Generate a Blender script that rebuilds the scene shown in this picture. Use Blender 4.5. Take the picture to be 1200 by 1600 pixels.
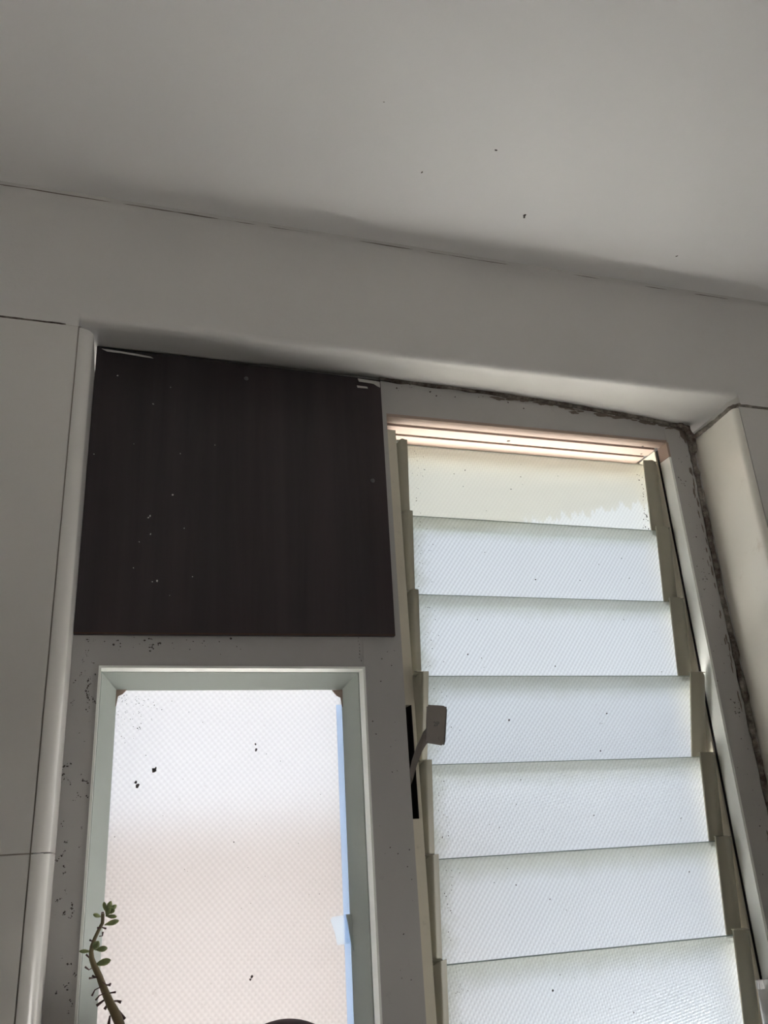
import bpy, bmesh, math, random
from mathutils import Vector, Matrix, noise
random.seed(7)
for o in list(bpy.data.objects):
    bpy.data.objects.remove(o)
SC = bpy.context.scene
COL = SC.collection
ZC = 1.51                      # eye height above the floor; coordinates below are written relative to the eye

# ------------------------------------------------------------------ camera
def cam_axes(yaw, pitch, roll):
    f = Vector((math.sin(yaw) * math.cos(pitch), math.cos(yaw) * math.cos(pitch), math.sin(pitch)))
    r = Vector((math.cos(yaw), -math.sin(yaw), 0)); u = r.cross(f)
    c, s = math.cos(roll), math.sin(roll)
    return c * r + s * u, -s * r + c * u, f
cr, cu, cf = cam_axes(math.radians(18.26368), math.radians(21.79845), math.radians(-3.52243))
cam = bpy.data.cameras.new('camera'); camo = bpy.data.objects.new('camera', cam); COL.objects.link(camo)
camo.matrix_world = Matrix(((cr.x, cu.x, -cf.x, 0), (cr.y, cu.y, -cf.y, 0), (cr.z, cu.z, -cf.z, ZC), (0, 0, 0, 1)))
cam.sensor_fit = 'VERTICAL'; cam.sensor_height = 36.0; cam.lens = 1311.78 / 1600 * 36
cam.clip_start = 0.01
SC.camera = camo

# ------------------------------------------------------------------ sky, daylight openings, exposure
w = bpy.data.worlds.new('overcast_sky'); SC.world = w; w.use_nodes = True
bg = w.node_tree.nodes['Background']
bg.inputs[0].default_value = (0.83, 0.905, 1.0, 1); bg.inputs[1].default_value = 0.90
sun = bpy.data.lights.new('sun', 'SUN'); sun.energy = 84.0; sun.angle = math.radians(3); sun.color = (1.0, .982, .955)
suno = bpy.data.objects.new('sun', sun); COL.objects.link(suno)
suno.rotation_euler = Vector((.62, .05, -.80)).to_track_quat('-Z', 'Y').to_euler()   # high sun along the facade: lights the yard, not the panes
def portal(name, loc, rot, sx, sz):
    l = bpy.data.lights.new(name, 'AREA'); l.shape = 'RECTANGLE'; l.size = sx; l.size_y = sz
    l.cycles.is_portal = True
    o = bpy.data.objects.new(name, l); o.location = loc; o.rotation_euler = rot; COL.objects.link(o)
portal('window_portal', (0.49, 1.36, ZC + 0.15), (math.radians(-90), 0, 0), 1.15, 1.35)
portal('rear_fill_portal', (0.2, -2.03, ZC - .025), (math.radians(90), 0, 0), 0.6, 0.35)  # portal of the opening added in the rear wall for fill
SC.view_settings.view_transform = 'Standard'; SC.view_settings.look = 'None'
SC.view_settings.gamma = 1.0; SC.view_settings.use_curve_mapping = False
SC.view_settings.exposure = 0.0
SC.cycles.use_denoising = True
SC.cycles.max_bounces = 16; SC.cycles.diffuse_bounces = 8; SC.cycles.transmission_bounces = 12
SC.cycles.sample_clamp_indirect = 40.0

# ------------------------------------------------------------------ materials
class NT:
    def __init__(s, name):
        s.m = bpy.data.materials.new(name); s.m.use_nodes = True
        s.t = s.m.node_tree; s.t.nodes.clear()
        s.out = s.n('ShaderNodeOutputMaterial')
        s.tc = s.n('ShaderNodeTexCoord').outputs['Object']
    def n(s, typ, **kw):
        nd = s.t.nodes.new(typ)
        for k, v in kw.items(): setattr(nd, k, v)
        return nd
    def put(s, sock, v):
        if isinstance(v, bpy.types.NodeSocket): s.t.links.new(v, sock)
        elif isinstance(v, tuple) and len(v) == 3 and sock.type == 'RGBA': sock.default_value = (*v, 1)
        else: sock.default_value = v
    def math(s, op, a, b=0.0, clamp=False):
        nd = s.n('ShaderNodeMath', operation=op, use_clamp=clamp); s.put(nd.inputs[0], a); s.put(nd.inputs[1], b)
        return nd.outputs[0]
    def noise(s, scale, detail=4, rough=.55, stretch=None, dist=0.0):
        v = s.tc
        if stretch:
            mp = s.n('ShaderNodeMapping'); s.put(mp.inputs[0], v); mp.inputs['Scale'].default_value = stretch; v = mp.outputs[0]
        nd = s.n('ShaderNodeTexNoise'); s.put(nd.inputs['Vector'], v)
        nd.inputs['Scale'].default_value = scale; nd.inputs['Detail'].default_value = detail
        nd.inputs['Roughness'].default_value = rough; nd.inputs['Distortion'].default_value = dist
        return nd.outputs[0]
    def ramp(s, v, lo, hi):
        nd = s.n('ShaderNodeMapRange', clamp=True); s.put(nd.inputs[0], v)
        nd.inputs[1].default_value = lo; nd.inputs[2].default_value = hi
        return nd.outputs[0]
    def mix(s, fac, a, b):
        nd = s.n('ShaderNodeMix', data_type='RGBA'); s.put(nd.inputs[0], fac); s.put(nd.inputs[6], a); s.put(nd.inputs[7], b)
        return nd.outputs[2]
    def bump(s, h, strength, dist=.001):
        nd = s.n('ShaderNodeBump'); nd.inputs['Strength'].default_value = strength; nd.inputs['Distance'].default_value = dist
        s.put(nd.inputs['Height'], h); return nd.outputs[0]
    def principled(s, col, rough=.6, normal=None, spec=.5, coat=0):
        p = s.n('ShaderNodeBsdfPrincipled'); s.put(p.inputs['Base Color'], col); s.put(p.inputs['Roughness'], rough)
        p.inputs['Specular IOR Level'].default_value = spec; p.inputs['Coat Weight'].default_value = coat
        if normal: s.put(p.inputs['Normal'], normal)
        s.put(s.out.inputs[0], p.outputs[0]); return s.m
    def sep(s):
        nd = s.n('ShaderNodeSeparateXYZ'); s.put(nd.inputs[0], s.tc); return nd.outputs

def paint(name, col, rough=.6, mott=.12, bump=.25, grime=0.0, scale=9, grimecol=(.12, .085, .06), spec=.4, stretch=None):
    t = NT(name)
    a = t.noise(scale, 5, .6, stretch)
    c = t.mix(t.math('MULTIPLY', a, mott * 2), col, tuple(x * .55 for x in col))
    if grime:
        g = t.ramp(t.noise(scale * 3.1, 8, .72, stretch), .60, .74)
        c = t.mix(t.math('MULTIPLY', g, grime), c, grimecol)
    return t.principled(c, rough, t.bump(t.noise(140, 3), bump, .0006), spec)

M = {}
M['ceiling'] = paint('ceiling_paint', (.82, .81, .80), .55, .05, .3, 0, 3)
M['plaster'] = paint('wall_plaster', (.65, .632, .608), .6, .10, .5, 0, 7)
M['tile'] = paint('wall_tile_glaze', (.63, .612, .58), .24, .05, .06, .10, 6, (.33, .27, .21), .5)
M['bull'] = paint('edge_tile_glaze', (.80, .77, .69), .2, .06, .05, .25, 9, (.42, .31, .2), .5)
M['grout'] = paint('dirty_grout', (.36, .32, .28), .9, .3, .5, .6, 30)
M['frame'] = paint('grey_white_frame_paint', (.42, .408, .395), .42, .10, .25, .22, 14, (.16, .13, .11), .4)
M['white'] = paint('lit_return_paint', (.82, .84, .80), .35, .06, .15, .12, 20, (.3, .26, .2), .4)  # paler than the frame paint: daylight on the returns put into colour
M['bead'] = paint('green_grey_bead_paint', (.50, .55, .52), .4, .08, .12, .06, 14, (.2, .2, .17), .4)
M['cream'] = paint('yellowed_cream_paint', (.36, .275, .225), .5, .10, .25, .30, 22, (.33, .17, .08), .35)
M['olive'] = paint('olive_beige_clip', (.36, .34, .265), .42, .12, .1, .12, 30, (.1, .09, .06), .45)
M['channel'] = paint('beige_channel', (.64, .60, .49), .4, .14, .1, .22, 22, (.13, .11, .08), .45)
M['lever'] = paint('taupe_lever', (.24, .215, .20), .45, .1, .1, .1, 30, (.1, .08, .07), .4)
def caulk_mat():
    t = NT('mouldy_sealant')
    g = t.ramp(t.noise(22, 8, .75), .40, .60); h = t.ramp(t.noise(90, 5, .7), .45, .65)
    c = t.mix(g, (.33, .30, .26), (.085, .060, .048)); c = t.mix(t.math('MULTIPLY', h, .55), c, (.035, .026, .022))
    return t.principled(c, .85, t.bump(h, .8, .002), .2)
M['caulk'] = caulk_mat()
M['grime_shade'] = paint('brown_grime_shade', (.20, .165, .14), .9, .3, .4, .6, 40, (.07, .05, .04), .2)
M['mould'] = paint('black_mould', (.075, .065, .058), .95, .1, .2)
M['dark'] = paint('black_slot_shade', (.012, .011, .012), .7, .1, .1)  # near-black that stands in for shade in the slot and gaps
M['brownline'] = paint('rust_brown_groove', (.085, .045, .03), .8, .3, .3, .4, 30)
M['filler'] = paint('dried_filler', (.55, .53, .50), .8, .2, .4)
M['floor'] = paint('floor_tile', (.66, .63, .58), .4, .1, .1)
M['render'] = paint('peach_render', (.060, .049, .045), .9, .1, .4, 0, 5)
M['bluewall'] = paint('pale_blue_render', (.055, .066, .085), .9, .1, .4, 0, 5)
M['ground'] = paint('concrete_yard', (.74, .73, .71), .9, .05, .4, 0, 3)
M['jar'] = paint('dark_brown_glaze', (.042, .017, .017), .6, .2, .1, 0, 20, spec=.06)
M['terracotta'] = paint('terracotta', (.36, .16, .09), .85, .2, .5, .3, 16)
M['soil'] = paint('potting_soil', (.05, .035, .025), 1, .4, 1, 0, 60)
M['stem'] = paint('succulent_stem', (.17, .13, .065), .6, .3, .4, .3, 60, (.10, .05, .03))
M['wither'] = paint('withered_leaf', (.10, .05, .045), .7, .3, .3, 0, 60)
M['screw'] = paint('dull_screw', (.10, .10, .10), .4, .2, .2)

def board_mat():
    t = NT('dark_wood_laminate')
    g = t.noise(26, 6, .65, (1, 1, .05), .4)
    b = t.ramp(t.noise(3.2, 3, .5, (1, 1, .12)), .42, .62)
    c = t.mix(t.ramp(g, .35, .7), (.025, .0200, .0225), (.042, .033, .036))
    c = t.mix(t.math('MULTIPLY', b, .5), c, (.055, .029, .031))
    return t.principled(c, .52, t.bump(g, .15, .0004), .35)
M['board'] = board_mat()

def leaf_mat():
    t = NT('succulent_leaf')
    c = t.mix(t.noise(60, 3), (.19, .25, .10), (.33, .36, .17))
    p = t.n('ShaderNodeBsdfPrincipled'); t.put(p.inputs['Base Color'], c); p.inputs['Roughness'].default_value = .4
    tr = t.n('ShaderNodeBsdfTranslucent'); t.put(tr.inputs[0], c)
    mx = t.n('ShaderNodeMixShader'); mx.inputs[0].default_value = .35
    t.put(mx.inputs[1], p.outputs[0]); t.put(mx.inputs[2], tr.outputs[0]); t.put(t.out.inputs[0], mx.outputs[0])
    return t.m
M['leaf'] = leaf_mat()

def glass_mat(name, tint, pitch=.0062, trans=.55, dust=None, rough=.28, amp=.16, angle=45, strp=.5):
    """frosted patterned glass: knurled relief, scatters the daylight and blurs what is behind"""
    t = NT(name)
    X, Y, Z = t.sep()
    a = math.radians(angle); k = 2 * math.pi / pitch
    u = t.math('ADD', t.math('MULTIPLY', X, math.cos(a) * k), t.math('MULTIPLY', Z, math.sin(a) * k))
    v = t.math('ADD', t.math('MULTIPLY', X, -math.sin(a) * k), t.math('MULTIPLY', Z, math.cos(a) * k))
    su, sv = t.math('SINE', u), t.math('SINE', v)
    h = t.math('MULTIPLY', su, sv)
    hh = t.math('ADD', t.math('MULTIPLY', su, 1 - strp), t.math('MULTIPLY', sv, strp))
    nrm = t.bump(t.math('MULTIPLY', h, 1.0), .35, .0008)
    f = t.math('ADD', t.math('MULTIPLY', hh, .5), .5)
    c = t.mix(f, tuple(x * (1 - amp) for x in tint), tint)
    big = t.ramp(t.noise(5, 4), .4, .75)
    c = t.mix(t.math('MULTIPLY', big, .06), c, (.7, .68, .62))
    if dust: c = dust(t, c, X, Z)
    tr = t.n('ShaderNodeBsdfTranslucent'); t.put(tr.inputs[0], c)
    rf = t.n('ShaderNodeBsdfRefraction'); t.put(rf.inputs[0], c); rf.inputs['Roughness'].default_value = rough
    rf.inputs['IOR'].default_value = 1.40; t.put(rf.inputs['Normal'], nrm)
    mx = t.n('ShaderNodeMixShader'); mx.inputs[0].default_value = 1 - trans
    t.put(mx.inputs[1], tr.outputs[0]); t.put(mx.inputs[2], rf.outputs[0])
    gl = t.n('ShaderNodeBsdfGlossy'); gl.inputs['Roughness'].default_value = .35; t.put(gl.inputs['Normal'], nrm)
    m2 = t.n('ShaderNodeMixShader'); m2.inputs[0].default_value = .04
    t.put(m2.inputs[1], mx.outputs[0]); t.put(m2.inputs[2], gl.outputs[0])
    t.put(t.out.inputs[0], m2.outputs[0])
    return t.m
def dust_top(t, c, X, Z):          # film of dust over the top blade, washed off in ragged runs along its lower right
    edge = t.math('ADD', t.math('MULTIPLY', t.noise(70, 4, .6, (1, 1, .22)), .085), t.math('MULTIPLY', X, .22))
    lvl = t.math('ADD', Z, .168)
    msk = t.ramp(t.math('SUBTRACT', lvl, edge), -.002, .003)
    return t.mix(t.math('MULTIPLY', msk, .55), c, (.74, .72, .63))
def edge_shade_grime(t, c, X, Z):         # top edge darkened for the overlap's shade; grime at the left corner
    n_ = t.math('MULTIPLY', t.noise(40, 5, .7), .03)
    e1 = t.ramp(t.math('ADD', Z, n_), -.024, .010)
    e2 = t.ramp(t.math('ADD', t.math('MULTIPLY', X, -1), t.math('MULTIPLY', t.noise(34, 6, .75), .09)), .262, .30)
    e = t.math('MAXIMUM', t.math('MULTIPLY', e1, .40), t.math('MULTIPLY', e2, .5))
    return t.mix(e, c, (.46, .47, .38))
def dust_sash(t, c, X, Z):
    n_ = t.noise(60, 7, .75)
    return t.mix(t.math('MULTIPLY', t.ramp(n_, .63, .78), .35), c, (.30, .26, .22))
M['glass_blade'] = glass_mat('frosted_blade_glass', (.908, .928, .942), .0060, .15, edge_shade_grime, amp=.20, angle=55, strp=.8)
M['glass_top'] = glass_mat('dusty_blade_glass', (.915, .93, .92), .0060, .2, dust_top, amp=.12, angle=55, strp=.75)
M['glass_sash'] = glass_mat('frosted_sash_glass', (.94, .93, .93), .0064, .15, dust_sash, amp=.115, angle=40)

M['glass_edge'] = paint('cut_glass_edge', (.20, .27, .23), .3, .1, .1, .3, 60, (.06, .06, .05))
def tape_mat(name, col):
    t = NT(name)
    d = t.n('ShaderNodeBsdfDiffuse'); t.put(d.inputs[0], col)
    tr = t.n('ShaderNodeBsdfTranslucent'); t.put(tr.inputs[0], col)
    mx = t.n('ShaderNodeMixShader'); mx.inputs[0].default_value = .8
    t.put(mx.inputs[1], d.outputs[0]); t.put(mx.inputs[2], tr.outputs[0]); t.put(t.out.inputs[0], mx.outputs[0])
    return t.m
M['bluestrip'] = tape_mat('pale_blue_strip', (.72, .83, .98))
M['whitetape'] = tape_mat('white_tape', (.88, .94, 1.0))

def pouch_mat():
    t = NT('white_plastic_film')
    return t.principled((.70, .70, .70), .22, t.bump(t.noise(30, 4, .6, (1, 1, .25), 1.5), .9, .004), .6)
M['pouch'] = pouch_mat()

# ------------------------------------------------------------------ mesh helpers (eye-relative coordinates)
LOC = {}
def link(name, me, mat, parent=None):
    o = bpy.data.objects.new(name, me); COL.objects.link(o)
    if mat: me.materials.append(M[mat])
    if parent is not None: o.parent = parent
    return o
def finish(name, bm, mat, parent=None, smooth=False, bevel=0.0, local=False):
    if bevel:
        bmesh.ops.bevel(bm, geom=[e for e in bm.edges if e.calc_face_angle(0) > .5], offset=bevel, segments=2, affect='EDGES', profile=.6)
    bmesh.ops.recalc_face_normals(bm, faces=bm.faces)
    if not local:
        base = LOC.get(parent.name, Vector((0, 0, 0))) if parent is not None else Vector((0, 0, 0))
        for v in bm.verts: v.co = v.co + Vector((0, 0, ZC)) - base
    me = bpy.data.meshes.new(name); bm.to_mesh(me); bm.free()
    if smooth:
        for p in me.polygons: p.use_smooth = True
        try: me.set_sharp_from_angle(angle=math.radians(38))
        except Exception: pass
    o = link(name, me, mat, parent)
    if parent is not None and parent.name in LOC: LOC[o.name] = LOC[parent.name]
    return o
def box(bm, x0, x1, y0, y1, z0, z1):
    vs = [bm.verts.new((x, y, z)) for x in (x0, x1) for y in (y0, y1) for z in (z0, z1)]
    for f in ((0, 1, 3, 2), (4, 6, 7, 5), (0, 4, 5, 1), (2, 3, 7, 6), (0, 2, 6, 4), (1, 5, 7, 3)): bm.faces.new([vs[i] for i in f])
def mkbox(name, b, mat, parent=None, bevel=0.0):
    bm = bmesh.new(); box(bm, *b); return finish(name, bm, mat, parent, bevel > 0, bevel)
def prism(bm, ring0, ring1):
    n = len(ring0)
    a = [bm.verts.new(p) for p in ring0]; b = [bm.verts.new(p) for p in ring1]
    for i in range(n): bm.faces.new((a[i], a[(i + 1) % n], b[(i + 1) % n], b[i]))
    bm.faces.new(a); bm.faces.new(b[::-1])
def tube(bm, pts, rad, seg=8, squash=1.0):
    rings = []
    for i, p in enumerate(pts):
        p = Vector(p); d = (Vector(pts[min(i + 1, len(pts) - 1)]) - Vector(pts[max(i - 1, 0)])).normalized()
        ref = Vector((0, 1, 0)) if abs(d.y) < .9 else Vector((1, 0, 0))
        a = d.cross(ref).normalized(); b = d.cross(a).normalized()
        r = rad[i] if isinstance(rad, (list, tuple)) else rad
        rings.append([bm.verts.new(p + a * (r * math.cos(2 * math.pi * k / seg)) + b * (r * squash * math.sin(2 * math.pi * k / seg))) for k in range(seg)])
    for r0, r1 in zip(rings, rings[1:]):
        for k in range(seg): bm.faces.new((r0[k], r0[(k + 1) % seg], r1[(k + 1) % seg], r1[k]))
    bm.faces.new(rings[0][::-1]); bm.faces.new(rings[-1])
def lathe(bm, prof, c, seg=32):
    rings = []
    for r, z in prof:
        if r < 1e-6: rings.append([bm.verts.new((c[0], c[1], c[2] + z))])
        else: rings.append([bm.verts.new((c[0] + r * math.cos(2 * math.pi * k / seg), c[1] + r * math.sin(2 * math.pi * k / seg), c[2] + z)) for k in range(seg)])
    for a, b in zip(rings, rings[1:]):
        for k in range(seg):
            k2 = (k + 1) % seg
            if len(a) == 1 and len(b) > 1: bm.faces.new((a[0], b[k], b[k2]))
            elif len(b) == 1 and len(a) > 1: bm.faces.new((a[k], a[k2], b[0]))
            elif len(a) > 1: bm.faces.new((a[k], a[k2], b[k2], b[k]))
def empty(name, loc, label=None, cat=None, kind=None, group=None):
    o = bpy.data.objects.new(name, None); COL.objects.link(o)
    o.location = Vector(loc) + Vector((0, 0, ZC)); LOC[o.name] = Vector(o.location); o.empty_display_size = .05
    return tag(o, label, cat, kind, group)
def tag(o, label=None, cat=None, kind=None, group=None):
    for k, v in (('label', label), ('category', cat), ('kind', kind), ('group', group)):
        if v: o[k] = v
    return o
def blob(bm, c, r, axis='y', n=7, h=.0005, dirn=-1, su=1.0, sv=1.0):
    """small raised irregular fleck lying on a flat surface"""
    ph = random.random() * 6; asp = random.uniform(.5, 1.0); rot = random.random() * 3.14
    ring = []
    for k in range(n):
        a = 2 * math.pi * k / n; rr = r * random.uniform(.55, 1.1)
        u, v = rr * math.cos(a), rr * math.sin(a) * asp
        u, v = u * math.cos(rot) - v * math.sin(rot), u * math.sin(rot) + v * math.cos(rot)
        ring.append((u * su, v * sv))
    def P(u, v, d):
        if axis == 'y': return (c[0] + u, c[1] + d, c[2] + v)
        if axis == 'z': return (c[0] + u, c[1] + v, c[2] + d)
        return (c[0] + d, c[1] + u, c[2] + v)
    vs = [bm.verts.new(P(u, v, 0)) for u, v in ring]; top = bm.verts.new(P(0, 0, dirn * h))
    for k in range(n): bm.faces.new((vs[k], vs[(k + 1) % n], top))
def flecks(name, pts, parent, mat='mould', axis='y', dirn=-1, local=False):
    bm = bmesh.new()
    for c, r in pts: blob(bm, c, r, axis, dirn=dirn)
    o = finish(name, bm, mat, parent, local=local); o['kind'] = 'stuff'; return o

# ------------------------------------------------------------------ room shell
WY = 1.08            # face of the tiles; plaster sits a few millimetres behind
PY = 1.083
FY = 1.20            # face of the window frame
CZ = .941            # ceiling
XL, XR = -.062, 1.030
SILL = -.462
RX0, RX1, RY0, FZ = -1.35, 2.1, -2.0, -ZC

ceil = mkbox('ceiling', (RX0 - .1, RX1 + .1, RY0 - .1, 1.32, CZ, CZ + .1), 'ceiling')
tag(ceil, 'plain off-white painted ceiling above the window wall', 'ceiling', 'structure')
flo = mkbox('floor', (RX0 - .1, RX1 + .1, RY0 - .1, 1.32, FZ - .1, FZ), 'floor')
tag(flo, 'pale tiled floor of the small room', 'floor', 'structure')
wl = mkbox('wall_left', (RX0 - .1, RX0, RY0, 1.30, FZ, CZ), 'plaster'); tag(wl, 'plain painted wall on the left of the room', 'wall', 'structure')
bm = bmesh.new()     # right wall with a low opening added to brighten the ceiling
sy0, sy1, sz0, sz1 = 0.05, 1.0, -1.2, -.33
box(bm, RX1, RX1 + .1, RY0, sy0, FZ, CZ); box(bm, RX1, RX1 + .1, sy1, 1.30, FZ, CZ)
box(bm, RX1, RX1 + .1, sy0, sy1, FZ, sz0); box(bm, RX1, RX1 + .1, sy0, sy1, sz1, CZ)
wr = finish('wall_right', bm, 'plaster'); tag(wr, 'plain painted wall on the right of the room with a low opening added to brighten the ceiling', 'wall', 'structure')
bm = bmesh.new()     # rear wall with an unseen opening added for fill light
ox0, ox1, oz0, oz1 = -.10, .50, -.20, .15
box(bm, RX0, ox0, RY0 - .1, RY0, FZ, CZ); box(bm, ox1, RX1, RY0 - .1, RY0, FZ, CZ)
box(bm, ox0, ox1, RY0 - .1, RY0, FZ, oz0); box(bm, ox0, ox1, RY0 - .1, RY0, oz1, CZ)
wb = finish('wall_back', bm, 'plaster'); tag(wb, 'painted rear wall with an opening added for fill light', 'wall', 'structure')

# window wall: masonry left, right and below the opening, sagging rounded lintel above
wf = empty('wall_front', (.5, PY, FZ), 'grey-white plastered window wall with glazed tiles round the recess', 'wall', 'structure')
bm = bmesh.new()
box(bm, RX0, XL - .02, PY, 1.30, FZ, .735); box(bm, XR + .02, RX1, PY, 1.30, FZ, .735)
box(bm, XL - .02, XR + .02, PY, 1.30, FZ, SILL - .02)
finish('masonry', bm, 'plaster', wf)
def soffit_back(x):
    pts = [(-2, .757), (.40, .757), (.66, .751), (.90, .736), (1.03, .722), (3, .722)]
    for (a, za), (b, zb) in zip(pts, pts[1:]):
        if a <= x <= b: return za + (zb - za) * (x - a) / (b - a)
    return .72
bm = bmesh.new(); rows = []
N = 150
for i in range(N + 1):
    x = RX0 + (RX1 - RX0) * i / N
    e = .727 + .0022 * noise.noise(Vector((x * 7, 0, 0))) + .0012 * noise.noise(Vector((x * 25, 3, 0)))
    if XL - .03 < x < .1: e += .002
    g = .0012 * noise.noise(Vector((x * 9, 5, 0)))
    zb = soffit_back(x) + .001 * noise.noise(Vector((x * 14, 9, 0)))
    prof = [(PY - .012, CZ + .01), (PY - .012, CZ - .0002), (PY - .006 + g, CZ - .0022), (PY - .002 + g, CZ - .006), (PY + g, CZ - .012), (PY + g, .85), (PY + g, e + .010), (PY + .0015 + g, e + .005), (PY + .004 + g, e + .0015), (PY + .009 + g, e), (PY + .03, e + .004), (1.16, e + (zb - e) * .6), (1.20, zb), (1.30, zb), (1.30, CZ + .01)]
    rows.append([bm.verts.new((x, a, b)) for a, b in prof])
for a, b in zip(rows, rows[1:]):
    for k in range(len(a)):
        bm.faces.new((a[k], a[(k + 1) % len(a)], b[(k + 1) % len(a)], b[k]))
bm.faces.new(rows[0]); bm.faces.new(rows[-1][::-1])
finish('lintel', bm, 'plaster', wf, True)

# glazed tiles on both sides of the recess, one object each
def tile(x0, x1, z0, z1):
    return mkbox('wall_tile', (x0, x1, WY, PY + .004, z0, z1), 'tile', wf, .0012)
G = .0008
zt = [(.017 + G, .712), (-.668 + G, .017 - G)]
for (z0, z1) in zt:
    for (x0, x1) in ((-.082 - .30 + G, -.082 - G), (-.682 + G, -.382 - G)): tile(x0, x1, z0, z1)
for (z0, z1) in ((.010 + G, .703), (-.675 + G, .010 - G)):
    for (x0, x1) in ((1.042 + G, 1.342 - G), (1.342 + G, 1.642 - G)): tile(x0, x1, z0, z1)
mkbox('grout', (-.69, -.0795, PY - .0012, PY + .003, -.67, .7135), 'grout', wf)
mkbox('grout', (1.0415, 1.65, PY - .0012, PY + .003, -.68, .7045), 'grout', wf)
# rounded edge tiles returning into the recess
def edge_tile(side, z0, z1, ztb=None):
    """bullnose tile: front strip, quarter round, return to the frame; ztb = top height at the back"""
    bm = bmesh.new(); R = .018 if side < 0 else .0105
    xf, xi = (-.082 + G, XL) if side < 0 else (1.042 - G, XR)
    s = 1 if side < 0 else -1
    pts = [(xf, WY)]
    for k in range(9):
        a = math.pi / 2 * k / 8
        pts.append((xi - s * R + s * R * math.sin(a), WY + R - R * math.cos(a)))
    pts += [(xi, 1.14), (xi, FY + .004), (xi - s * .012, FY + .004), (xi - s * .012, WY + .012), (xf, WY + .012)]
    zt_ = z1 if ztb is None else None
    top = [(x, y, z1 if ztb is None else z1 + (ztb - z1) * max(0, (y - WY)) / (FY - WY)) for x, y in pts]
    prism(bm, [(x, y, z0) for x, y in pts], top)
    return finish('edge_tile', bm, 'bull' if side > 0 else 'tile', wf, True)
edge_tile(-1, .017 + G, .710); edge_tile(-1, SILL, .017 - G)
edge_tile(1, .010 + G, .700, .690); edge_tile(1, SILL, .010 - G)
mkbox('sill_board', (XL - .04, XR + .04, 1.05, FY + .005, SILL - .02, SILL), 'tile', wf, .004)

# sealant, grime and painted corner shade along the joints
def caulk(name, pts, r, mat='caulk', sub=14, wob=.0022, squash=.7):
    out = []; rad = []
    for (a, b) in zip(pts, pts[1:]):
        a, b = Vector(a), Vector(b)
        for k in range(sub):
            p = a.lerp(b, k / sub); q = p * 26
            out.append(p + Vector((noise.noise(q), noise.noise(q + Vector((7, 0, 0))) * .5, noise.noise(q + Vector((0, 9, 0))))) * wob)
            rad.append(r * (.75 + .6 * abs(noise.noise(p * 60)) + .3 * random.random()))
    out.append(Vector(pts[-1])); rad.append(r * .6)
    bm = bmesh.new(); tube(bm, out, rad, 7, squash); return finish(name, bm, mat, wf, True)
caulk('sealant_bead', [(.402, FY - .001, .755), (.66, FY - .001, .749), (.90, FY - .001, .734), (1.02, FY - .001, .720)], .005)
caulk('sealant_bead', [(1.022, FY - .001, .722), (1.020, FY - .001, .45), (1.022, FY - .001, .1), (1.022, FY - .001, -.45)], .006, sub=30)
caulk('sealant_bead', [(1.002, FY - .002, .724), (1.016, FY - .006, .715), (1.024, FY - .008, .700), (1.024, FY - .006, .665)], .006, sub=8, wob=.005)
bm = bmesh.new()
for k in range(34):       # grime spread over the paint beside the joints
    x = random.uniform(.62, 1.015); blob(bm, (x, FY - .0003, soffit_back(x) - .007 - abs(random.gauss(0, .003))), random.uniform(.003, .006), n=13, h=.0003, su=3.2, sv=.8)
for k in range(24): blob(bm, (1.012 - abs(random.gauss(0, .004)), FY - .0003, random.uniform(.3, .715)), random.uniform(.002, .004), n=13, h=.0003, su=.7, sv=3.5)
for k in range(10): blob(bm, (1.014 - abs(random.gauss(0, .004)), FY - .0003, random.uniform(-.2, .3)), random.uniform(.002, .004), n=13, h=.0003, su=.6, sv=4)
for k in range(10): blob(bm, (1.008 + random.gauss(0, .006), FY - .0003, .705 + random.gauss(0, .009)), random.uniform(.003, .008), n=11, h=.0004)
o = finish('grime_patches', bm, 'grime_shade', wf); o['kind'] = 'stuff'
caulk('sealant_bead', [(1.026, FY - .004, .694), (1.030, 1.14, .700), (1.036, WY + .010, .708), (1.05, WY + .002, .7085)], .0045, sub=8)
caulk('grime_shade_line', [(1.05, PY - .0005, .7065), (1.25, PY - .0005, .707), (1.6, PY - .0005, .706)], .0035, sub=16, wob=.0012)
caulk('grime_shade_line', [(-.6, PY - .0005, .7155), (-.3, PY - .0005, .7155), (-.10, PY - .0005, .7145)], .0022, sub=16, wob=.0008)

caulk('grime_shade_line', [(RX0, PY - .0065, CZ - .0012), (.2, PY - .0065, CZ - .0012), (RX1, PY - .0065, CZ - .0012)], .0010, sub=70, wob=.0012, mat='grime_shade')  # dark line that paints in the shade of the ceiling corner
# flecks on the ceiling
flecks('ceiling_flecks', [((.588, .958, CZ), .0045), ((.5895, .963, CZ), .003), ((.485, .842, CZ), .003), ((.393, .909, CZ), .0025), ((.90, .99, CZ), .003), ((.30, .80, CZ), .0015)], ceil, axis='z')

# ------------------------------------------------------------------ window 1: painted frame with the fixed frosted light
w1 = empty('window_1', (.17, FY, SILL), 'grey-white painted window frame holding a frosted fixed pane below the dark board', 'window', 'structure')
FB = 1.295
SX0, SX1, SZ1, SZ0 = -.025, .350, .252, SILL + .045
LX0, LX1, LZ1 = .411, .970, .6845
def member(name, b, mat='frame'): return mkbox(name, b, mat, w1, .0012)
member('left_stile', (XL, SX0, FY, FB, SILL, .757))
member('mullion', (SX1, LX0, FY, FB, SILL, .757))
member('right_stile', (LX1, XR, FY, FB, SILL, .735))
member('transom', (SX0, SX1, FY + .0006, FB, SZ1, .330))
member('bottom_rail', (SX0, SX1, FY + .0006, FB, SILL, SZ0))
member('bottom_rail', (LX0, LX1, FY + .0006, FB, SILL, SILL + .012))
member('head_rail', (SX0, SX1, FY + .0006, FB, .70, .757))
member('head_rail', (LX0, LX1, FY + .0006, FB, LZ1 + .004, .757))
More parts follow.
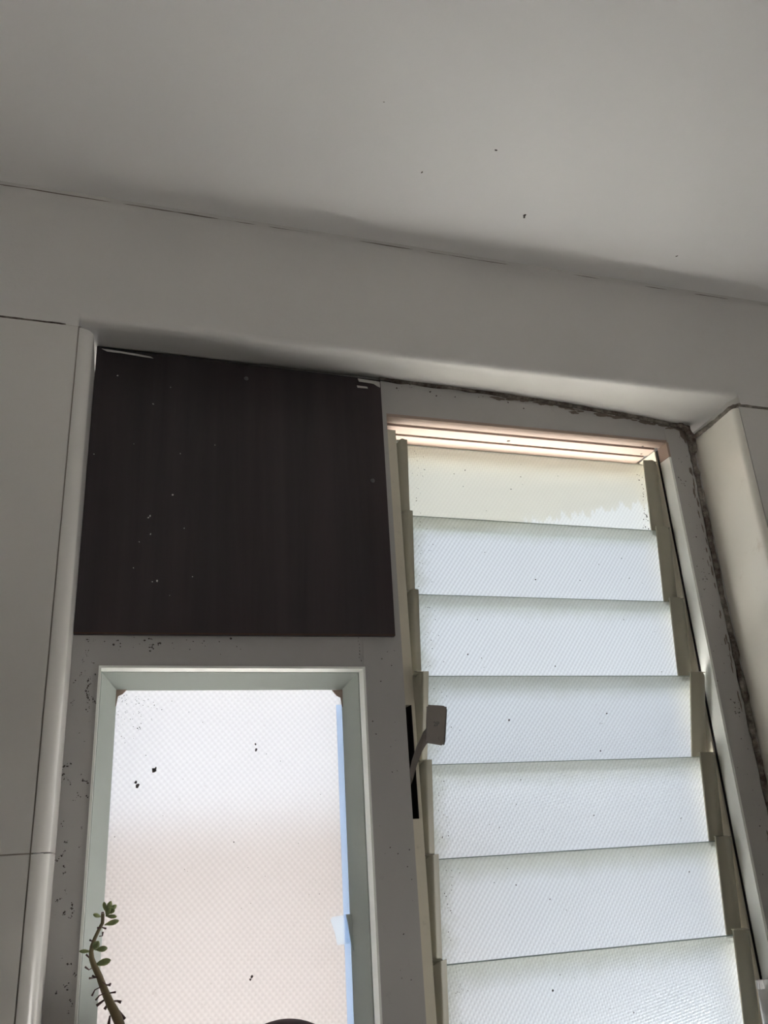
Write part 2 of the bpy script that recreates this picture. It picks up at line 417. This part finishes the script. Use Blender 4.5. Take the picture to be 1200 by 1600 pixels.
# rebate returns, coloured paler for the daylight on them, and splayed glazing beads, mitred, one object per side
def frame_sides(names, x0, x1, z0, z1, prof, mat, parent, sides='LRTB'):
    res = {}
    for s, nm in zip(sides, names):
        r0, r1 = [], []
        for i, y in prof:
            c = {'L': ((x0 + i, z0 + i), (x0 + i, z1 - i)), 'R': ((x1 - i, z0 + i), (x1 - i, z1 - i)),
                 'T': ((x0 + i, z1 - i), (x1 - i, z1 - i)), 'B': ((x0 + i, z0 + i), (x1 - i, z0 + i))}[s]
            r0.append((c[0][0], y, c[0][1])); r1.append((c[1][0], y, c[1][1]))
        bm = bmesh.new(); prism(bm, r0, r1); res[s] = finish(nm, bm, mat, parent)
    return res
frame_sides(['rebate_return'] * 4, SX0, SX1, SZ0, SZ1, [(-.001, FY - .0015), (.0022, FY - .0015), (.0022, FY + .024), (-.001, FY + .024)], 'white', w1)
frame_sides(['glazing_bead'] * 4, SX0, SX1, SZ0, SZ1, [(-.001, FY + .0255), (.0032, FY + .0255), (.0245, FY + .045), (.0245, FY + .050), (-.001, FY + .050)], 'bead', w1)
frame_sides(['bead_gap'] * 4, SX0, SX1, SZ0, SZ1, [(-.001, FY + .0238), (.0012, FY + .0238), (.0012, FY + .0257), (-.001, FY + .0257)], 'dark', w1)
GY = FY + .047
pane = mkbox('pane', (SX0 + .012, SX1 - .012, GY, GY + .005, SZ0 + .012, SZ1 - .012), 'glass_sash', w1)
# pale blue strip, scrap of tape and old sealant on the inside of the pane
bm = bmesh.new(); box(bm, .3165, .3335, GY - .0008, GY - .0002, SZ0 + .02, .205); finish('edge_strip', bm, 'bluestrip', pane)['label'] = 'pale blue strip along the pane edge'
bm = bmesh.new()
ring = [(.2975, -.087), (.300, -.0835), (.327, -.0815), (.328, -.118), (.306, -.1185), (.3035, -.104)]
prism(bm, [(x, GY - .0016, z) for x, z in ring], [(x, GY - .0009, z) for x, z in ring]); finish('tape_patch', bm, 'whitetape', pane)['label'] = 'white scrap of tape'
bm = bmesh.new()
ring = [(.3195, -.0815), (.327, -.0815), (.3285, -.128), (.3262, -.124)]
prism(bm, [(x, GY - .005, z) for x, z in ring], [(x, GY - .0018, z) for x, z in ring]); finish('glazing_wedge', bm, 'bead', pane)['label'] = 'grey glazing wedge'
for (cx, cz, sx) in ((-.0015, .2275, 1), (.3265, .2235, -1)):      # lumps of old putty in the two upper corners
    bm = bmesh.new(); ring = [(cx - .004 * sx, cz + .004), (cx + .016 * sx, cz + .003), (cx + .009 * sx, cz - .005), (cx + .003 * sx, cz - .008), (cx + .001 * sx, cz - .022), (cx - .004 * sx, cz - .024)]
    prism(bm, [(x, GY - .003, z) for x, z in ring], [(x, GY - .0003, z) for x, z in ring]); finish('putty', bm, 'cream', w1)
# mould and dirt: short ragged trails of tiny specks
def trail(x, z, y, n, step=.0022, r=.0009, vert=1.0):
    out = []
    for k in range(n):
        out.append(((x, y, z), r * random.uniform(.45, 1.5)))
        x += random.gauss(0, step * .55); z -= step * random.uniform(-.4, 1.2) * vert
    return out
pts = []
for k in range(52): pts += trail(random.choice((-.050, -.041, -.035)) + random.gauss(0, .003), random.uniform(-.20, .295), FY - .0002, random.randint(2, 8), r=random.choice((.0006, .0009)))
pts += trail(-.038, .235, FY - .0002, 26, .0022, .0011) + trail(-.052, .125, FY - .0002, 24, .003, .0013) + trail(-.051, .02, FY - .0002, 14, .0025, .001) + trail(-.036, .105, FY - .0002, 12, .002, .001)
for k in range(9): pts += trail(random.uniform(-.05, .06), random.uniform(.272, .292), FY + .0003, random.randint(3, 7), .0025, .001, .5)
for k in range(26): pts.append(((random.uniform(-.05, .20), FY + .0003, random.gauss(.284, .006)), random.choice((.0008, .0012, .002))))
for k in range(8): pts.append(((.3435 + random.gauss(0, .001), FY + .0003, .262 + k * .005), .001))
for k in range(60): pts.append(((random.gauss(.993, .010), FY - .0002, random.uniform(-.3, .70)), random.choice((.0007, .001, .0015))))
for (px, pz) in ((.986, .60), (.994, .42), (.99, .41), (1.0, .19), (1.0, .178)):
    for k in range(7): pts.append(((px + random.gauss(0, .004), FY - .0002, pz + random.gauss(0, .006)), random.choice((.001, .0015))))
for k in range(40): pts.append(((random.uniform(.42, .99), FY + .0003, random.gauss(.742, .006)), random.choice((.0008, .0012, .002))))
for k in range(24): pts.append(((random.uniform(.358, .405), FY - .0002, random.uniform(-.2, .28)), random.choice((.0006, .0009, .0013))))
flecks('mould_specks', pts, w1)
pts = [((.0335, GY - .0003, .098), .004), ((.031, GY - .0003, .103), .0028), ((.0545, GY - .0003, .118), .0038), ((.057, GY - .0003, .121), .0022), ((.196, GY - .0003, .142), .0032), ((.195, GY - .0003, .150), .0018), ((.190, GY - .0003, -.146), .0024), ((.188, GY - .0003, -.149), .0018), ((.03, GY - .0003, .175), .0015), ((.165, GY - .0003, .02), .001)]
for k in range(70):
    a = random.random() ** 2
    pts.append(((.002 + abs(random.gauss(0, .03)), GY - .0003, .222 - abs(random.gauss(0, .035))), random.uniform(.0004, .0009)))
for k in range(30): pts.append(((random.uniform(.0, .31), GY - .0003, random.uniform(-.2, .2)), random.uniform(.0004, .0008)))
flecks('fly_specks', pts, pane)

# ------------------------------------------------------------------ window 2: glass louvres
w2 = empty('window_2', (.69, FY + .03, SILL), 'old louvre window of frosted glass blades in beige clips', 'window', 'structure')
# right stile return, coloured white for the daylight on it, and cream head stepping back in three boards
mkbox('jamb_return', (LX1 - .0035, LX1 + .001, FY - .001, FY + .028, SILL + .012, LZ1 - .032), 'white', w2, .0012)
mkbox('jamb_return', (LX1 - .0035, LX1 + .001, FY - .001, FY + .028, LZ1 - .031, LZ1 - .001), 'cream', w2, .0012)
mkbox('head_board', (LX0, LX1 - .001, FY + .0009, FY + .0240, LZ1 - .0015, LZ1 + .0095), 'cream', w2, .0008)
mkbox('head_board', (LX0 + .002, LX1 - .008, FY + .0300, FY + .0565, LZ1 - .003, LZ1 + .0095), 'cream', w2, .0008)
mkbox('head_board', (LX0 + .002, LX1 - .012, FY + .0620, FY + .094, LZ1 - .004, LZ1 + .0095), 'cream', w2, .0008)
mkbox('head_leak_strip', (LX0, LX1, FY + .0945, FY + .100, LZ1 - .030, LZ1 + .006), 'channel', w2, .0008)  # unseen strip added to block light leaking over the top blade
mkbox('head_groove', (LX0, LX1, FY + .020, FY + .09, LZ1 + .0045, LZ1 + .0090), 'brownline', w2)
flecks('head_holes', [((.648 + .012, FY + .047, LZ1 - .0032), .0045), ((.930, FY + .022, LZ1 - .0018), .0045), ((.945, FY + .050, LZ1 - .0032), .004), ((.62, FY + .015, LZ1 - .0018), .0015)], w2, axis='z')
# right channel: narrow box whose lit side shows between the clips
bm = bmesh.new(); box(bm, .9632, .972, FY + .0335, FY + .085, SILL + .012, LZ1 - .004); finish('side_channel', bm, 'channel', w2, True, .0015)
mkbox('gap_shade_strip', (.9665, .972, FY + .027, FY + .036, SILL + .012, LZ1 - .004), 'dark', w2)  # black strip painting in the shade beside the channel
# left channel with the slot for the lever
CX0, CX1, CY0, CY1, CT = .4112, .4338, 1.2215, 1.285, LZ1 - .0145
SLX0, SLX1, SLZ0, SLZ1 = .4175, .4290, .037, .200
bm = bmesh.new()
box(bm, CX0, CX1, CY0 + .002, CY1, SLZ1, CT); box(bm, CX0, CX1, CY0 + .002, CY1, SILL + .012, SLZ0)
box(bm, CX0, SLX0, CY0 + .002, CY1, SLZ0, SLZ1); box(bm, SLX1, CX1, CY0 + .002, CY1, SLZ0, SLZ1)
finish('side_channel', bm, 'channel', w2)
mkbox('slot_shade_back', (SLX0 - .001, SLX1 + .001, CY0 + .030, CY0 + .032, SLZ0 - .001, SLZ1 + .001), 'dark', w2)  # black sheets put the shade inside the slot into colour
mkbox('slot_shade_side', (SLX1 - .0012, SLX1 + .0001, CY0 + .003, CY0 + .031, SLZ0, SLZ1), 'dark', w2)
# blades
BX0, BX1, BH, BT = .4365, .9580, .151, .0055
BC = (BX0 + BX1) / 2
tops = [.647, .5137, .3777, .242, .1115, -.0193, -.1543, -.289]
yts = [1.228, 1.228, 1.228, 1.211, 1.226, 1.227, 1.227, 1.228]
tilts = [6.5, 7, 7, 16, 7.5, 7, 7, 7]
def clip_mesh(side):
    wd = .020 if side < 0 else .0310
    x0 = -(BX1 - BX0) / 2 - .002 if side < 0 else (BX1 - BX0) / 2 + .0008
    s = 1 if side < 0 else -1
    P = [(wd, -.0005), (wd, -.0030), (wd - .0012, -.0036), (wd * .74, -.0042), (wd * .58, -.0066), (wd * .44, -.0070), (wd * .26, -.0055), (wd * .10, -.0025), (0, .0005), (-.0012, .003), (-.0012, .012), (.0015, .012), (.0015, -.0005)]
    P = [(x0 + s * a, b) for a, b in P]
    bm = bmesh.new()
    def ring(z, f=1.0): return [bm.verts.new((x0 + (x - x0) * f, y, z)) for x, y in P]
    # outer top corner is rounded off: the outer columns stop lower
    rings = []
    for j in range(2):
        r = []
        for (x, y) in P:
            d = abs(x - x0)
            z = -.140 if j == 0 else .0075 - .010 * max(0, 1 - d / (wd * .45)) ** 2
            r.append(bm.verts.new((x, y, z)))
        rings.append(r)
    a, b = rings; n = len(P)
    for k in range(n): bm.faces.new((a[k], a[(k + 1) % n], b[(k + 1) % n], b[k]))
    bm.faces.new(a); bm.faces.new(b[::-1])
    # tab folded over the top of the glass, and the rear lip
    lo, hi = sorted((x0 + s * .001, x0 + s * wd * .8))
    box(bm, lo, hi, -.003, .010, .0052, .0066)
    lo, hi = sorted((x0 - s * .001, x0 + s * .008))
    box(bm, lo, hi, .0072, .0085, -.135, .004)
    bmesh.ops.recalc_face_normals(bm, faces=bm.faces)
    me = bpy.data.meshes.new('blade_clip'); bm.to_mesh(me); bm.free(); me.materials.append(M['olive'])
    for p in me.polygons: p.use_smooth = True
    me.set_sharp_from_angle(angle=math.radians(40))
    return me
clipL, clipR = clip_mesh(-1), clip_mesh(1)
def blade_mesh(mat):
    bm = bmesh.new(); h = (BX1 - BX0) / 2
    box(bm, -h, h, 0, BT, -BH, 0)
    bmesh.ops.bevel(bm, geom=bm.edges[:], offset=.0008, segments=1, affect='EDGES')
    bmesh.ops.recalc_face_normals(bm, faces=bm.faces)
    me = bpy.data.meshes.new('louvre_blade'); bm.to_mesh(me); bm.free(); me.materials.append(M[mat]); me.materials.append(M['glass_edge'])
    for p in me.polygons:
        if abs(p.normal.y) < .9: p.material_index = 1
    return me
bmA, bmB = blade_mesh('glass_top'), blade_mesh('glass_blade')
base = LOC[w2.name]
for k in range(8):
    bl = bpy.data.objects.new('louvre_blade', bmA if k == 0 else bmB); COL.objects.link(bl); bl.parent = w2
    bl.location = Vector((BC, yts[k], tops[k] + ZC)) - base
    bl.rotation_euler = (math.radians(tilts[k]), math.radians(random.uniform(-.15, .15)), 0)
    for me in (clipL, clipR):
        c = bpy.data.objects.new('blade_clip', me); COL.objects.link(c); c.parent = bl
    pts = []
    for j in range(9): pts.append(((random.uniform(-.22, .21), -.0002, random.uniform(-.125, -.01)), random.uniform(.0005, .0012)))
    for j in range(22): pts.append(((-.235 + abs(random.gauss(0, .012)), -.0002, random.uniform(-.125, -.01)), random.uniform(.0005, .0011)))
    for j in range(3): pts.append(((random.uniform(-.21, .20), -.0002, random.uniform(-.12, -.03)), random.uniform(.0014, .0021)))
    if k == 0:
        for j in range(30): pts.append(((.227 - abs(random.gauss(0, .005)), -.0002, random.uniform(-.13, -.02)), random.uniform(.0008, .0018)))
    flecks('dirt_specks', pts, bl, local=True)
# lever: flat arm out of the slot, bent to a broad finger plate
lev = None
bm = bmesh.new()
pl = [(.4415, .1945), (.4705, .1925), (.4728, .1895), (.4650, .1375), (.4620, .1350), (.4360, .1398)]
prism(bm, [(x, 1.189, z) for x, z in pl], [(x, 1.1925, z) for x, z in pl])
bmesh.ops.bevel(bm, geom=[e for e in bm.edges if abs((e.verts[0].co - e.verts[1].co).y) > .002], offset=.0025, segments=3, affect='EDGES')
lev = finish('lever', bm, 'lever', w2, True); lev['label'] = 'taupe lever with a square finger plate'
bm = bmesh.new()
arm = [((.4405, 1.190, .1625), (.4405, 1.190, .1400)), ((.4345, 1.193, .1560), (.4375, 1.193, .1385)), ((.4270, 1.203, .1390), (.4330, 1.203, .1290)), ((.4210, 1.214, .118), (.4270, 1.214, .110)), ((.4185, 1.226, .098), (.4240, 1.226, .092)), ((.4185, 1.246, .083), (.4240, 1.246, .079))]
rings = []
for (a, b) in arm:
    a, b = Vector(a), Vector(b); d = Vector((0, .0035, 0))
    rings.append([bm.verts.new(p) for p in (a, b, b + d, a + d)])
for r0, r1 in zip(rings, rings[1:]):
    for k in range(4): bm.faces.new((r0[k], r0[(k + 1) % 4], r1[(k + 1) % 4], r1[k]))
bm.faces.new(rings[0]); bm.faces.new(rings[-1][::-1])
finish('lever_arm', bm, 'lever', lev)
# maker's mark pressed into the plate: small ring mark with letters, and two dimples
cu_ = bpy.data.curves.new('mark', 'FONT'); cu_.body = '2P'; cu_.size = .0095; cu_.extrude = .0003
to = bpy.data.objects.new('mark', cu_); COL.objects.link(to)
dg = bpy.context.evaluated_depsgraph_get(); me = bpy.data.meshes.new_from_object(to.evaluated_get(dg)); bpy.data.objects.remove(to)
me.transform(Matrix.Translation(Vector((.4485, 1.1888, .1630 + ZC)) - base) @ Matrix.Rotation(math.radians(90), 4, 'X'))
me.materials.clear(); link('maker_mark', me, 'screw', lev)
bm = bmesh.new()
for (x, z, r) in ((.4625, .1815, .0022), (.4575, .1455, .0026)):
    tube(bm, [(x, 1.1885, z), (x, 1.1893, z)], [r * .8, r], 12)
finish('dimple', bm, 'lever', lev, True)

# ------------------------------------------------------------------ dark board over the upper light
bd = empty('wooden_board', (.168, 1.196, .297), 'dark brown wooden board screwed over the upper left window light', 'board')
bm = bmesh.new()
f0 = [(-.0615, .2945), (.3985, .2985), (.4005, .7455), (-.0615, .7520)]
prism(bm, [(x, 1.1895, z) for x, z in f0], [(x, 1.1985, z) for x, z in f0])
finish('panel', bm, 'board', bd, False, .0006)
bm = bmesh.new(); prism(bm, [(x, 1.1893, z) for x, z in ((-.0612, .2944), (.3984, .2984), (.3984, .3004), (-.0612, .2964))], [(x, 1.1899, z) for x, z in ((-.0612, .2944), (.3984, .2984), (.3984, .3004), (-.0612, .2964))])
finish('bottom_edge', bm, 'brownline', bd)['label'] = 'raw brown lower edge'
for (x, z) in ((.171, .7215), (.3765, .555)):
    bm = bmesh.new(); lathe(bm, [(0, .0012), (.002, .0012), (.0034, .0004), (.0036, -.001), (0, -.001)], (0, 0, 0), 14)
    bmesh.ops.rotate(bm, verts=bm.verts, cent=(0, 0, 0), matrix=Matrix.Rotation(math.radians(90), 3, 'X'))
    bmesh.ops.translate(bm, verts=bm.verts, vec=(x, 1.189, z)); finish('screw', bm, 'screw', bd, True)
def smear(ring, y=1.1885):
    bm = bmesh.new(); prism(bm, [(x, y, z) for x, z in ring], [(x, 1.1897, z) for x, z in ring]); finish('filler_smear', bm, 'filler', bd)
smear([(-.054, .7478), (-.040, .7475), (.000, .7450), (.020, .7430), (.024, .7405), (.008, .7412), (-.025, .7438), (-.046, .7440)])
smear([(.360, .7440), (.392, .7425), (.399, .7415), (.399, .7310), (.394, .7330), (.388, .7370), (.362, .7385)])
smear([(.358, .7300), (.376, .7295), (.377, .7265), (.359, .7262)])
flecks('paint_flecks', [((.035 + random.gauss(0, .05), 1.1894, random.uniform(.34, .72)), random.uniform(.0008, .0016)) for k in range(14)] + [((.045, 1.1894, .373), .0022), ((.031, 1.1894, .472), .002), ((-.028, 1.1894, .703), .0018), ((.062, 1.1894, .508), .0016)], bd, 'filler')

# ------------------------------------------------------------------ things on the sill
# succulent in a pot
PYc = 1.147
pot = empty('potted_succulent', (.030, PYc, SILL), 'leggy green succulent with a bare brown stem at the lower left window edge', 'plant')
bm = bmesh.new(); lathe(bm, [(0, 0), (.030, 0), (.040, .075), (.044, .078), (.044, .095), (.039, .095), (.037, .082), (0, .082)], (.030, PYc, SILL), 32); finish('pot', bm, 'terracotta', pot, True)
bm = bmesh.new(); lathe(bm, [(0, .086), (.030, .084), (.0372, .081), (0, .078)], (.030, PYc, SILL), 24); finish('soil', bm, 'soil', pot, True)
def ray(px, py):
    return cr * ((px - 600) / 1311.78) - cu * ((py - 800) / 1311.78) + cf
def at(cx, cy, y=PYc):      # photo point (crop 120..240, 1390..1600, scale 7.617) on the plane of the plant
    d = ray(120 + cx / 7.617, 1390 + cy / 7.617); return d * (y / d.y)
sp = [(312, 285), (305, 400), (262, 480), (215, 580), (182, 670), (172, 740), (178, 820), (205, 900), (270, 1040), (305, 1140), (350, 1250), (395, 1350), (440, 1430), (480, 1520), (510, 1600)]
st = [at(*p) for p in sp]
lastp = st[-1]; st += [lastp.lerp(Vector((.030, PYc, SILL + .08)), t) for t in (.35, .7, 1.0)]
srad = [.0019, .0021, .0020, .0021, .0024, .0026, .0030, .0034, .0036, .0039, .0042, .0046, .0050, .0054, .0056, .0056, .006, .006]
for i in range(1, len(st) - 3): st[i] = st[i] + Vector((0, .003 * math.sin(i * .9), 0))
bm = bmesh.new(); tube(bm, st, srad, 10); finish('stem', bm, 'stem', pot, True)
def leaf(b, t, wd, dy=0.0, mat='leaf', name='leaf', thick=.55):
    wd *= .78; b, t = at(*b), at(*t, y=PYc + dy); ax = t - b; L = ax.length; ax.normalize()
    side = ax.cross(Vector((0, 1, 0))).normalized(); nrm = side.cross(ax).normalized()
    prof = [(0, .22), (.12, .34), (.32, .75), (.55, 1.0), (.75, .92), (.90, .58), (.97, .28), (1, .04)]
    bm = bmesh.new(); rings = []
    for s, r in prof:
        c = b + ax * (L * s) + nrm * (-.06 * L * math.sin(s * math.pi))
        rings.append([bm.verts.new(c + side * (wd * r * math.cos(2 * math.pi * k / 8)) + nrm * (wd * thick * r * math.sin(2 * math.pi * k / 8))) for k in range(8)])
    for r0, r1 in zip(rings, rings[1:]):
        for k in range(8): bm.faces.new((r0[k], r0[(k + 1) % 8], r1[(k + 1) % 8], r1[k]))
    bm.faces.new(rings[0][::-1]); bm.faces.new(rings[-1]); finish(name, bm, mat, pot, True)
for b, t, wd, dy in [((345, 270), (322, 145), .0030, .004), ((352, 280), (408, 135), .0040, 0), ((360, 270), (475, 183), .0036, .004), ((355, 280), (455, 245), .0034, -.006), ((345, 315), (478, 322), .0030, -.003), ((350, 320), (395, 200), .0045, -.006),
                     ((290, 325), (195, 292), .0030, -.004), ((330, 420), (503, 368), .0040, -.003), ((185, 725), (262, 612), .0052, -.006), ((215, 715), (366, 698), .0042, .003), ((170, 735), (28, 733), .0028, -.005), ((215, 895), (406, 838), .0050, -.002)]:
    leaf(b, t, wd, dy)
def twig(pts, r=.0009):
    bm = bmesh.new(); P = [at(*p, y=PYc + random.uniform(-.004, .004)) for p in pts]
    tube(bm, P, [r * .8] + [r] * (len(P) - 2) + [r * 1.6], 6); finish('withered_leaf', bm, 'wither', pot, True)
for p in ([(290, 320), (300, 270), (320, 275)], [(290, 450), (240, 455)], [(300, 450), (350, 465)], [(270, 555), (305, 550), (310, 505)], [(195, 620), (155, 600)], [(165, 830), (110, 770)],
          [(185, 930), (145, 955), (100, 920)], [(245, 1045), (200, 1050), (150, 1055)], [(235, 1045), (185, 1025)], [(310, 1100), (360, 1140), (405, 1120)], [(330, 1130), (400, 1140)], [(365, 1235), (465, 1220)],
          [(290, 1155), (215, 1195), (180, 1265)], [(330, 1235), (270, 1260), (225, 1315)], [(345, 1300), (235, 1382)], [(385, 1340), (330, 1425)], [(420, 1330), (480, 1325), (528, 1340)], [(500, 1440), (570, 1540)], [(395, 1500), (380, 1600)]):
    twig(p, .0011 if p[0][1] > 1280 else .0007)

# rounded dark jar whose lid just shows at the lower edge
jc = (.212, 1.135, SILL)
jar = empty('lidded_jar', jc, 'dark brown glazed jar with a domed lid in front of the frosted pane', 'jar')
bm = bmesh.new(); lathe(bm, [(0, 0), (.045, 0), (.060, .02), (.066, .09), (.064, .17), (.055, .205), (.055, .210), (0, .210)], jc, 40); finish('body', bm, 'jar', jar, True)
LT = .1825 + SILL; ztop = -.1815 - SILL
bm = bmesh.new(); prof = [(0, .208), (.060, .208), (.062, .212)]
R_ = .085; zc_ = ztop - R_
for k in range(10):
    a = math.radians(46) * (1 - k / 9); prof.append((R_ * math.sin(a), zc_ + R_ * math.cos(a)))
prof[-1] = (0, ztop)
lathe(bm, prof, jc, 40); finish('lid', bm, 'jar', jar, True)

# white plastic pouch at the right end of the sill
pc = (.948, 1.150, SILL)
pou = empty('plastic_pouch', pc, 'crinkled white plastic pouch standing at the right end of the louvre window', 'pouch')
bm = bmesh.new(); nu, nv = 28, 24; grid = []
for j in range(nv + 1):
    v = j / nv; row = []
    z = SILL + .262 * v
    th = .022 * (1 - v ** 2.2) + .0022
    for i in range(nu):
        a = 2 * math.pi * i / nu
        hw = .056 - .002 * v
        x = pc[0] + hw * math.copysign(abs(math.cos(a)) ** .6, math.cos(a)); y = pc[1] + th * math.copysign(abs(math.sin(a)) ** .8, math.sin(a))
        wv = .0035 * noise.noise(Vector((x * 60, y * 30, z * 16))) * (1 - .3 * v)
        row.append(bm.verts.new((x + wv, y + wv * 1.6, z + (.006 * (x - pc[0]) / .05 if v > .9 else 0))))
    grid.append(row)
for r0, r1 in zip(grid, grid[1:]):
    for k in range(nu): bm.faces.new((r0[k], r0[(k + 1) % nu], r1[(k + 1) % nu], r1[k]))
bm.faces.new(grid[0][::-1]); bm.faces.new(grid[-1]); finish('film', bm, 'pouch', pou, True)
mkbox('seal_strip', (pc[0] - .053, pc[0] + .053, pc[1] - .003, pc[1] + .003, SILL + .246, SILL + .257), 'pouch', pou, .001)

# ------------------------------------------------------------------ outside
gr = mkbox('ground_outside', (-14, 14, -14, 14, FZ - .30, FZ - .12), 'ground'); tag(gr, 'grey concrete yard outside the window', 'ground', 'structure')
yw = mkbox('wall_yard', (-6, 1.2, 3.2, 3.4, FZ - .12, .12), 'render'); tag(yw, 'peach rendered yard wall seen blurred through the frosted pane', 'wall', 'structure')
yb = mkbox('wall_ground_screen', (1.2, 7, 3.2, 3.4, FZ - .12, .12), 'bluewall'); tag(yb, 'pale blue wall added to screen the bright ground, seen blurred through the louvres', 'wall', 'structure')  # added wall that keeps the bright ground out of the lower blades
